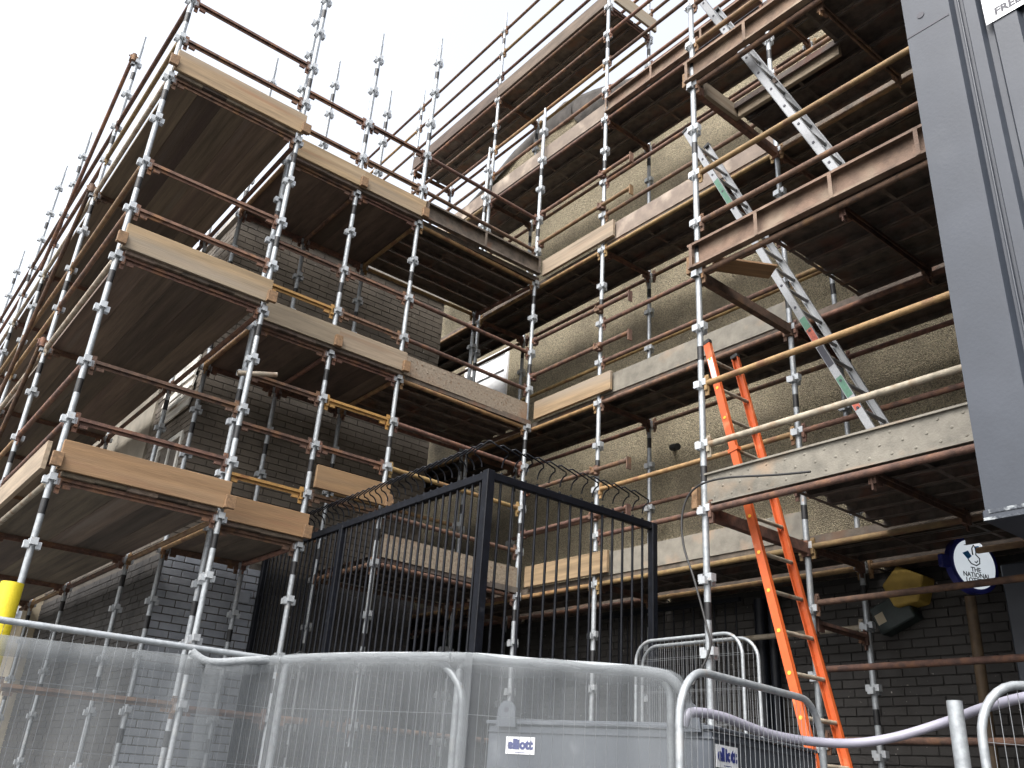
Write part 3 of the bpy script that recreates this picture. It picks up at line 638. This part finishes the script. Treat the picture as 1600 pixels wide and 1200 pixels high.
# ================================================================== SITE FENCE PANELS AND NETTING
def panel(P, Q, h, rad, label, rl=None, wires=True, rtube=.016, group=None, spacing=.042):
    P, Q = V(P), V(Q); Lg = (Q-P).length; M = along(P, Q)
    root = thing('mesh_fence_panel', (P.x, P.y, P.z), label, 'fence panel', group)
    rl = rl or rad
    pts = [(0, 0, 0), (0, 0, h-rl)]+[(rl*(1-math.cos(a)), 0, h-rl+rl*math.sin(a)) for a in [i*math.pi/16 for i in range(1, 9)]]
    pts += [(Lg-rad*(1-math.sin(a)), 0, h-rad+rad*math.cos(a)) for a in [i*math.pi/16 for i in range(0, 9)]]+[(Lg, 0, 0)]
    put('frame', MB().sweep(pts, rtube, 12), M_galv, root, M)
    if wires:
        mb = MB(); n = int(Lg/spacing)
        for i in range(1, n):
            x = Lg*i/n; e, rd = (x, rl) if x < Lg/2 else (Lg-x, rad); zt = h if e > rd else h-rd+math.sqrt(max(0, rd*rd-(rd-e)**2))
            mb.cyl((x, 0, .12), (x, 0, zt), .0013, 4, caps=False)
        z = .2
        while z < h-.1:
            mb.cyl((0, .003, z), (Lg, .003, z), .0013, 4, caps=False); z += .235
        put('wire_mesh', mb, M_wire, root, M, kind='stuff')
    put('foot_block', MB().box(-.1, .1, -.3, .3, 0, .12).mesh('foot', .02), M_rubber, root, M)
    return root
HT = CH+.45
panel((-1.7, 3.9, 0), (1.76, 3.9, 0), HT, .05, 'galvanised mesh fence panel under white netting beside the yellow-sleeved post', rtube=.013)
panel((1.76, 3.84, 0), (2.14, 2.99, 0), HT, .2, 'narrow netted mesh fence panel turned at an angle before the steel container', .05)
panel((2.13, 3.02, 0), (2.83, 2.53, 0), HT, .09, 'short netted mesh fence panel whose netting end hangs loose', .05)
panel((2.7, 2.37, 0), (3.95, 2.585, 0), HT+.01, .2, 'bare galvanised round-topped mesh panel in front of the lettered container')
panel((3.36, 1.56, 0), (4.3, 1.1, 0), HT+.0, .2, 'bare round-topped mesh panel beside the short square-cut post')
panel((5.2, 5.0, 0), (5.2, 3.98, 0), CH+1.09, .16, 'bare mesh panel with taller rounded top, just inside the black bar fence', group='mesh panels inside the black fence', rtube=.013)
panel((5.27, 5.0, 0), (5.27, 3.9, 0), CH+1.06, .16, 'bare mesh panel with slightly lower rounded top, between the orange ladder and a like panel', group='mesh panels inside the black fence', rtube=.013)
po = put('steel_post', MB().cyl((3.95, 1.93, 0), (3.95, 1.93, CH+.45), .032, 16).mesh('post'), M_galv); tag(po, 'stubby plain galvanised tube post by the grey hose', 'post')

nets = []
def netting(name, path, zt_fn, label, seed, nz=34, res=.03, zb=.15):
    rnd = random.Random(seed); P = [V(p) for p in path]; S = [0]
    for a, b in zip(P, P[1:]): S.append(S[-1]+(b-a).length)
    n = int(S[-1]/res); mb = MB(); rows = []; uvs = []
    ph = [rnd.uniform(0, 6.28) for _ in range(8)]
    for i in range(n+1):
        s = S[-1]*i/n; j = max(q for q in range(len(S)-1) if S[q] <= s+1e-9); t = (s-S[j])/(S[j+1]-S[j]); p = P[j].lerp(P[j+1], t)
        d = (P[j+1]-P[j]).normalized(); nn = V((d.y, -d.x, 0))
        zt, back = zt_fn(s, S[-1])
        col = []
        for q in range(nz+1):
            h = q/nz
            if q < 4:   # lapped over the rail
                a = (q-3)/3; z = zt-abs(a)*.07; off = .028*(1+a)-.028*abs(a)*1.0
            else:
                hh = (q-3)/(nz-3); z = zt+(zb-zt)*hh
                off = .03+.012*math.sin(s*7+ph[0])*hh+.01*math.sin(s*19+ph[1]+hh*3)+.016*math.sin(hh*9+s*2.3+ph[2])*hh+.02*math.sin(s*3.1+hh*5+ph[3])*hh
                off += .006*math.sin(s*47+ph[4])*math.exp(-hh*6)
            col.append(p+nn*(off+back*(q/nz if q > 3 else 0))+V((0, 0, z)))
            uvs.append((s, z))
        rows += col
    k = nz+1; fs = [(i*k+j, i*k+j+1, (i+1)*k+j+1, (i+1)*k+j) for i in range(n) for j in range(nz)]
    me = bpy.data.meshes.new(name); me.from_pydata([tuple(v) for v in rows], [], fs); me.polygons.foreach_set('use_smooth', [True]*len(fs))
    uvl = me.uv_layers.new(name='UVMap')
    for l in me.loops: uvl.data[l.index].uv = uvs[l.vertex_index]
    me.update(); o = put(name, me, M_net); tag(o, label, 'netting'); return o
def zt1(s, L): return HT-.03-.06*math.sin(min(1, max(0, (s-.6)/(L-.6)))*math.pi)*.5+(-.07 if s > L-.1 else 0), 0
netting('debris_netting', [(-1.7, 3.88, 0), (1.3, 3.88, 0), (1.5, 3.87, 0)], zt1, 'white debris netting on the long panel in front of the painted brick corner', 1)
def zt2(s, L): return HT+.022-.075*math.exp(-(s/.22)**2)-.004*math.sin(s*20)**2, 0
nets.append(netting('debris_netting', [(1.40, 3.865, 0), (1.74, 3.86, 0), (2.1, 3.0, 0), (2.15, 2.965, 0)], zt2, 'white debris netting stretched tight over the angled panel', 2))
def zt3(s, L):
    e = max(0, s-(L-.1))/.1
    return HT+.024-.012*math.sin(s*9)**2-.1*e*e, .05*e
nets.append(netting('debris_netting', [(2.13, 2.99, 0), (2.82, 2.51, 0), (2.9, 2.5, 0)], zt3, 'white debris netting with a loose flap beside the lettered container', 3))
def hem(net, path, r):
    put('rolled_hem', MB().sweep(catmull(path, 6), r, 10), M_hem, net)
hem(nets[0], [(1.34, 3.875, HT-.02), (1.42, 3.85, HT-.055), (1.6, 3.845, HT-.025), (1.74, 3.84, HT-.004), (1.82, 3.68, HT+.006), (1.92, 3.44, HT+.009), (2.05, 3.13, HT+.007), (2.09, 3.03, HT+.004)], .019)
hem(nets[1], [(2.09, 3.03, HT+.004), (2.2, 2.955, HT+.01), (2.4, 2.81, HT+.006), (2.6, 2.665, HT+.008), (2.74, 2.565, HT+.004), (2.81, 2.515, HT-.012), (2.86, 2.48, HT-.08)], .02)
# cable ties
for i, (x, y) in enumerate(((1.8, 3.79), (1.93, 3.48), (2.05, 3.2))):
    t = put('cable_tie', MB().sweep([(x+.036*math.cos(a)*.9, y+.036*math.cos(a)*.35, HT+.036*math.sin(a)) for a in [j*math.pi/8 for j in range(17)]], .0025, 5), M_rubber)
    tag(t, 'thin black cable tie round the rail of the netted angled panel', 'cable tie', 'cable ties on the netting')
yp = thing('padded_post', (.74, 4.75, 0), 'upright tube wrapped in a bright yellow foam sleeve', 'post')
put('tube', MB().cyl((0, 0, 0), (0, 0, CH+.66), .024, 12), M_galv, yp, T(.74, 4.75, 0))
put('foam_sleeve', MB().cyl((0, 0, .4), (0, 0, CH+.72), .05, 20), M_yellow, yp, T(.74, 4.75, 0))

# ================================================================== STEEL CONTAINER
ca = math.atan2(.31, .95)
ct = thing('steel_container', (3.3, 2.71, 0), 'dark grey steel site container with lifting lugs and white name plates', 'container', rz=ca)
Mc = T(3.3, 2.71, 0) @ Matrix.Rotation(ca, 4, 'Z'); H = CH+.28
put('body', MB().box(0, 1.6, 0, 1.2, .1, H).mesh('body', .006), M_bin, ct, Mc)
put('lid', MB().box(-.012, 1.612, -.012, 1.212, H+.001, H+.02).box(.05, 1.55, .05, 1.15, H+.02, H+.032).mesh('lid', .004), M_bin, ct, Mc)
put('rim', MB().box(-.006, 0, 0.002, 1.198, H-.035, H-.027).box(.002, 1.598, -.006, 0, H-.035, H-.027), M_bin, ct, Mc)
for y in (.1, 1.08):
    pts = [V((0, .052*math.cos(a), max(0, .04+.055*math.sin(a)))) for a in [math.pi*i/10 for i in range(11)]]+[V((0, -.06, -.03)), V((0, .06, -.03))]
    lg = put('lifting_lug', MB().prism(pts, (-.012, 0, 0), (.0, 0, 0)), M_bin, ct, Mc @ T(-.014, y, H+.02))
    put('eye', MB().cyl((-.0135, 0, .05), (-.0125, 0, .05), .014, 12), M_ink, lg, Mc @ T(-.014, y, H+.02))
for x in (.0, 1.52): put('skid', MB().box(x, x+.08, .02, 1.18, 0, .099), M_bin, ct, Mc)
put('vent_slot', MB().box(.1, .32, -.004, -.001, H-.045, H-.035), M_ink, ct, Mc)
def text(root, s, size, M, m, name='lettering', parent=None, ext=.0008, off=0, bold=0):
    cu = bpy.data.curves.new('t', 'FONT'); cu.body = s; cu.size = size; cu.extrude = ext; cu.align_x = 'CENTER'; cu.align_y = 'CENTER'; cu.offset = off; cu.resolution_u = 3
    tmp = bpy.data.objects.new('t', cu); COL.objects.link(tmp); dg = bpy.context.evaluated_depsgraph_get(); dg.update()
    me = bpy.data.meshes.new_from_object(tmp.evaluated_get(dg)); bpy.data.objects.remove(tmp)
    me.materials.clear()
    return put(name, me, m, parent or root, M)
# plates: local frame x right, y up, z out of the face
def face(M, o, right, upv):
    o, r, u = V(o), V(right).normalized(), V(upv).normalized(); n = r.cross(u)
    return M @ Matrix(((r.x, u.x, n.x, o.x), (r.y, u.y, n.y, o.y), (r.z, u.z, n.z, o.z), (0, 0, 0, 1)))
for Fm, ps in ((face(Mc, (-.003, 1.0, H-.095), (0, -1, 0), (0, 0, 1)), 1), (face(Mc, (.17, -.003, H-.1), (1, 0, 0), (0, 0, 1)), 1.6)):
    Fm = Fm @ Matrix.Diagonal((ps, 1+(ps-1)*.3, 1, 1))
    pl = put('name_plate', MB().box(-.085, .085, -.04, .04, -.001, .001), M_white, ct, Fm)
    text(ct, 'elliott', .062, Fm @ T(0, .004, .002), M_blueink, parent=pl, off=.0035)
    put('small_print', MB().box(-.03, .03, -.034, -.031, .001, .0015), M_blueink, pl, Fm)

# ================================================================== HOSE AND CABLE
h = put('hose', MB().sweep(catmull([(3.02, 2.63, CH+.27), (3.04, 2.62, CH+.32), (3.12, 2.62, CH+.335), (3.28, 2.62, CH+.33), (3.58, 2.62, CH+.29), (3.8, 2.56, CH+.275), (3.98, 2.45, CH+.28), (4.1, 2.3, CH+.316), (4.2, 2.1, CH+.39), (4.09, 1.85, CH+.44), (4.0, 1.55, CH+.47), (4.2, 1.2, CH+.45)]), .021, 12), M_hose)
tag(h, 'pale lilac-grey hose slung across the container to the round-topped panel', 'hose')
c = put('cable', MB().sweep(catmull([(4.76, 3.05, CH+1.95), (4.76, 3.3, CH+1.985), (4.76, 3.76, CH+2.06), (4.75, 4.0, CH+2.03), (4.74, 4.1, CH+1.88), (4.74, 4.1, CH+1.64), (4.74, 4.01, CH+1.38), (4.74, 3.91, CH+1.05), (4.74, 3.89, CH+.9), (4.68, 3.98, CH+.68), (4.6, 4.02, CH+.5), (4.5, 4.1, .02)]), .008, 8), M_rubber)
tag(c, 'black electric cable drooping down the ladder bay standard', 'cable')

# ================================================================== GREY CABIN ON A GANTRY
cx = 3.75
cb = thing('site_cabin', (4.6, .4, 0), 'grey painted ribbed steel cabin raised over the pavement with chipped lower edge', 'cabin')
zb = CH+1.13; zt = CH+5.4
prof = [(1.59, 0), (1.35, 0), (1.335, .035), (1.295, .035), (1.28, 0), (1.225, 0), (1.21, .03), (1.18, .03), (1.165, 0)]
y = 1.165
while y > -3: prof += [(y-.11, 0), (y-.125, .03), (y-.155, .03), (y-.17, 0)]; y -= .17
mb = MB(); n = len(prof)
mb.add([(cx+d, yy, zb+.05) for yy, d in prof]+[(cx+d, yy, zt) for yy, d in prof], [(i, i+1, i+1+n, i+n) for i in range(n-1)])
mb.box(cx+.04, cx+2.4, -3, 1.588, zb+.05, zt); put('wall', mb, M_grey, cb)
put('seal_strip', MB().cyl((cx+.028, 1.315, zb+.05), (cx+.028, 1.315, zt), .006, 8), M_grey, cb)
put('base_rail', MB().box(cx-.012, cx+2.4, -3, 1.6, zb, zb+.048).mesh('rail', .006), M_grey, cb)
put('chipped_edge', MB().box(cx-.0155, cx-.0125, .9, 1.57, zb+.03, zb+.046).box(cx-.0155, cx-.0125, 1.2, 1.595, zb+.002, zb+.014), M_chip, cb)
put('seam', MB().box(cx-.0025, cx+.002, 1.36, 1.59, CH+3.84, CH+3.85), M_ink, cb)
put('bolt', MB().cyl((cx-.004, 1.5, CH+3.95), (cx+.001, 1.5, CH+3.95), .02, 12), M_ink, cb)
for (yy, xx) in ((.55, 4.0), (.55, 5.8), (-2.7, 4.0), (-2.7, 5.8)): put('gantry_leg', MB().box(xx-.06, xx+.06, yy-.06, yy+.06, 0, zb-.001).mesh('leg', .006), M_grey, cb)
sg = put('notice', MB().box(-.3, .3, -.2, .2, -.001, .001), M_white, None, face(Matrix(), (cx-.006, .895, CH+3.83), (0, -1, 0), (0, 0, 1)))
tag(sg, 'white notice with dark FREEPHONE lettering fixed to the grey cabin', 'sign')
text(sg, 'FREEPHONE', .062, WM[sg.name] @ T(-.085, -.15, .0015), M_ink, off=.0025)
put('emblem', MB().cyl((-.12, -.055, .001), (-.12, -.055, .002), .05, 20), M_ink, sg, WM[sg.name])

# ================================================================== LOTTERY SIGN AND ALARM BOX
sx, sy, sz = 6.9, 3.07, CH+1.77
ls = thing('round_sign', (sx, sy, sz), 'round blue-rimmed white sign reading THE NATIONAL LOTTERY', 'sign')
Fm = face(Matrix(), (sx, sy, sz), (.93, -.36, 0), (0, 0, 1))
def disc(r, z0, z1, m, name, par, n=40): return put(name, MB().cyl((0, 0, z0), (0, 0, z1), r, n), m, par, Fm)
rim = disc(.225, -.06, .0, M_blue, 'rim', ls); put('bracket', MB().box(-.3, -.2, -.05, .05, -.05, -.005).mesh('br', .01), M_blue, ls, Fm)
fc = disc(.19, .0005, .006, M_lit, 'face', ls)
for i, s in enumerate(('THE', 'NATIONAL', 'LOTTERY')): text(ls, s, .05, Fm @ T(0, -.045-i*.042, .007), M_ink, parent=fc, off=.001)
# crossed-fingers hand emblem
put('emblem', MB().prism([V((-.105, .075, 0)), V((-.05, .1, 0)), V((-.02, .06, 0)), V((-.06, .03, 0))], (0, 0, .0062), (0, 0, .008)), M_cyan, fc, Fm)
put('emblem', MB().sweep([(-.06, .03, .008), (-.035, -.0, .008), (.01, -.01, .008), (.045, .01, .008), (.05, .05, .008), (.02, .075, .008), (.03, .12, .008), (.01, .15, .008), (-.01, .12, .008), (-.01, .07, .008)], .005, 5), M_ink, fc, Fm)
put('emblem', MB().sweep([(.0, .02, .008), (.015, .012, .008), (.03, .03, .008)], .004, 5), M_ink, fc, Fm)
put('emblem', MB().prism([V((.02, .1, 0)), V((.07, .12, 0)), V((.06, .15, 0)), V((.02, .14, 0))], (0, 0, .0062), (0, 0, .008)), M_cyan, fc, Fm)

ab = thing('alarm_box', (WX, 3.85, CH+1.5), 'faded yellow faceted alarm box over a dark green box on the brick base wall', 'alarm box')
Ma = T(WX-.01, 3.76, CH+1.72) @ Matrix.Rotation(R(0), 4, 'X')
put('cover', MB().prism([V((0, .17, .02)), V((0, .02, .17)), V((0, -.2, .06)), V((0, -.13, -.14)), V((0, .08, -.17))], (-.16, 0, 0), (.045, 0, 0)).mesh('cover', .012), M_yel2, ab, Ma)
bx = put('back_box', MB().box(-.1, .045, -.17, .17, -.12, .12).mesh('bb', .01), M_dkgreen, ab, T(WX-.01, 3.9, CH+1.52) @ Matrix.Rotation(R(-22), 4, 'X'))
put('sticker', MB().box(-.102, -.1005, .07, .15, -.045, .045), M_cream, bx, WM[bx.name])
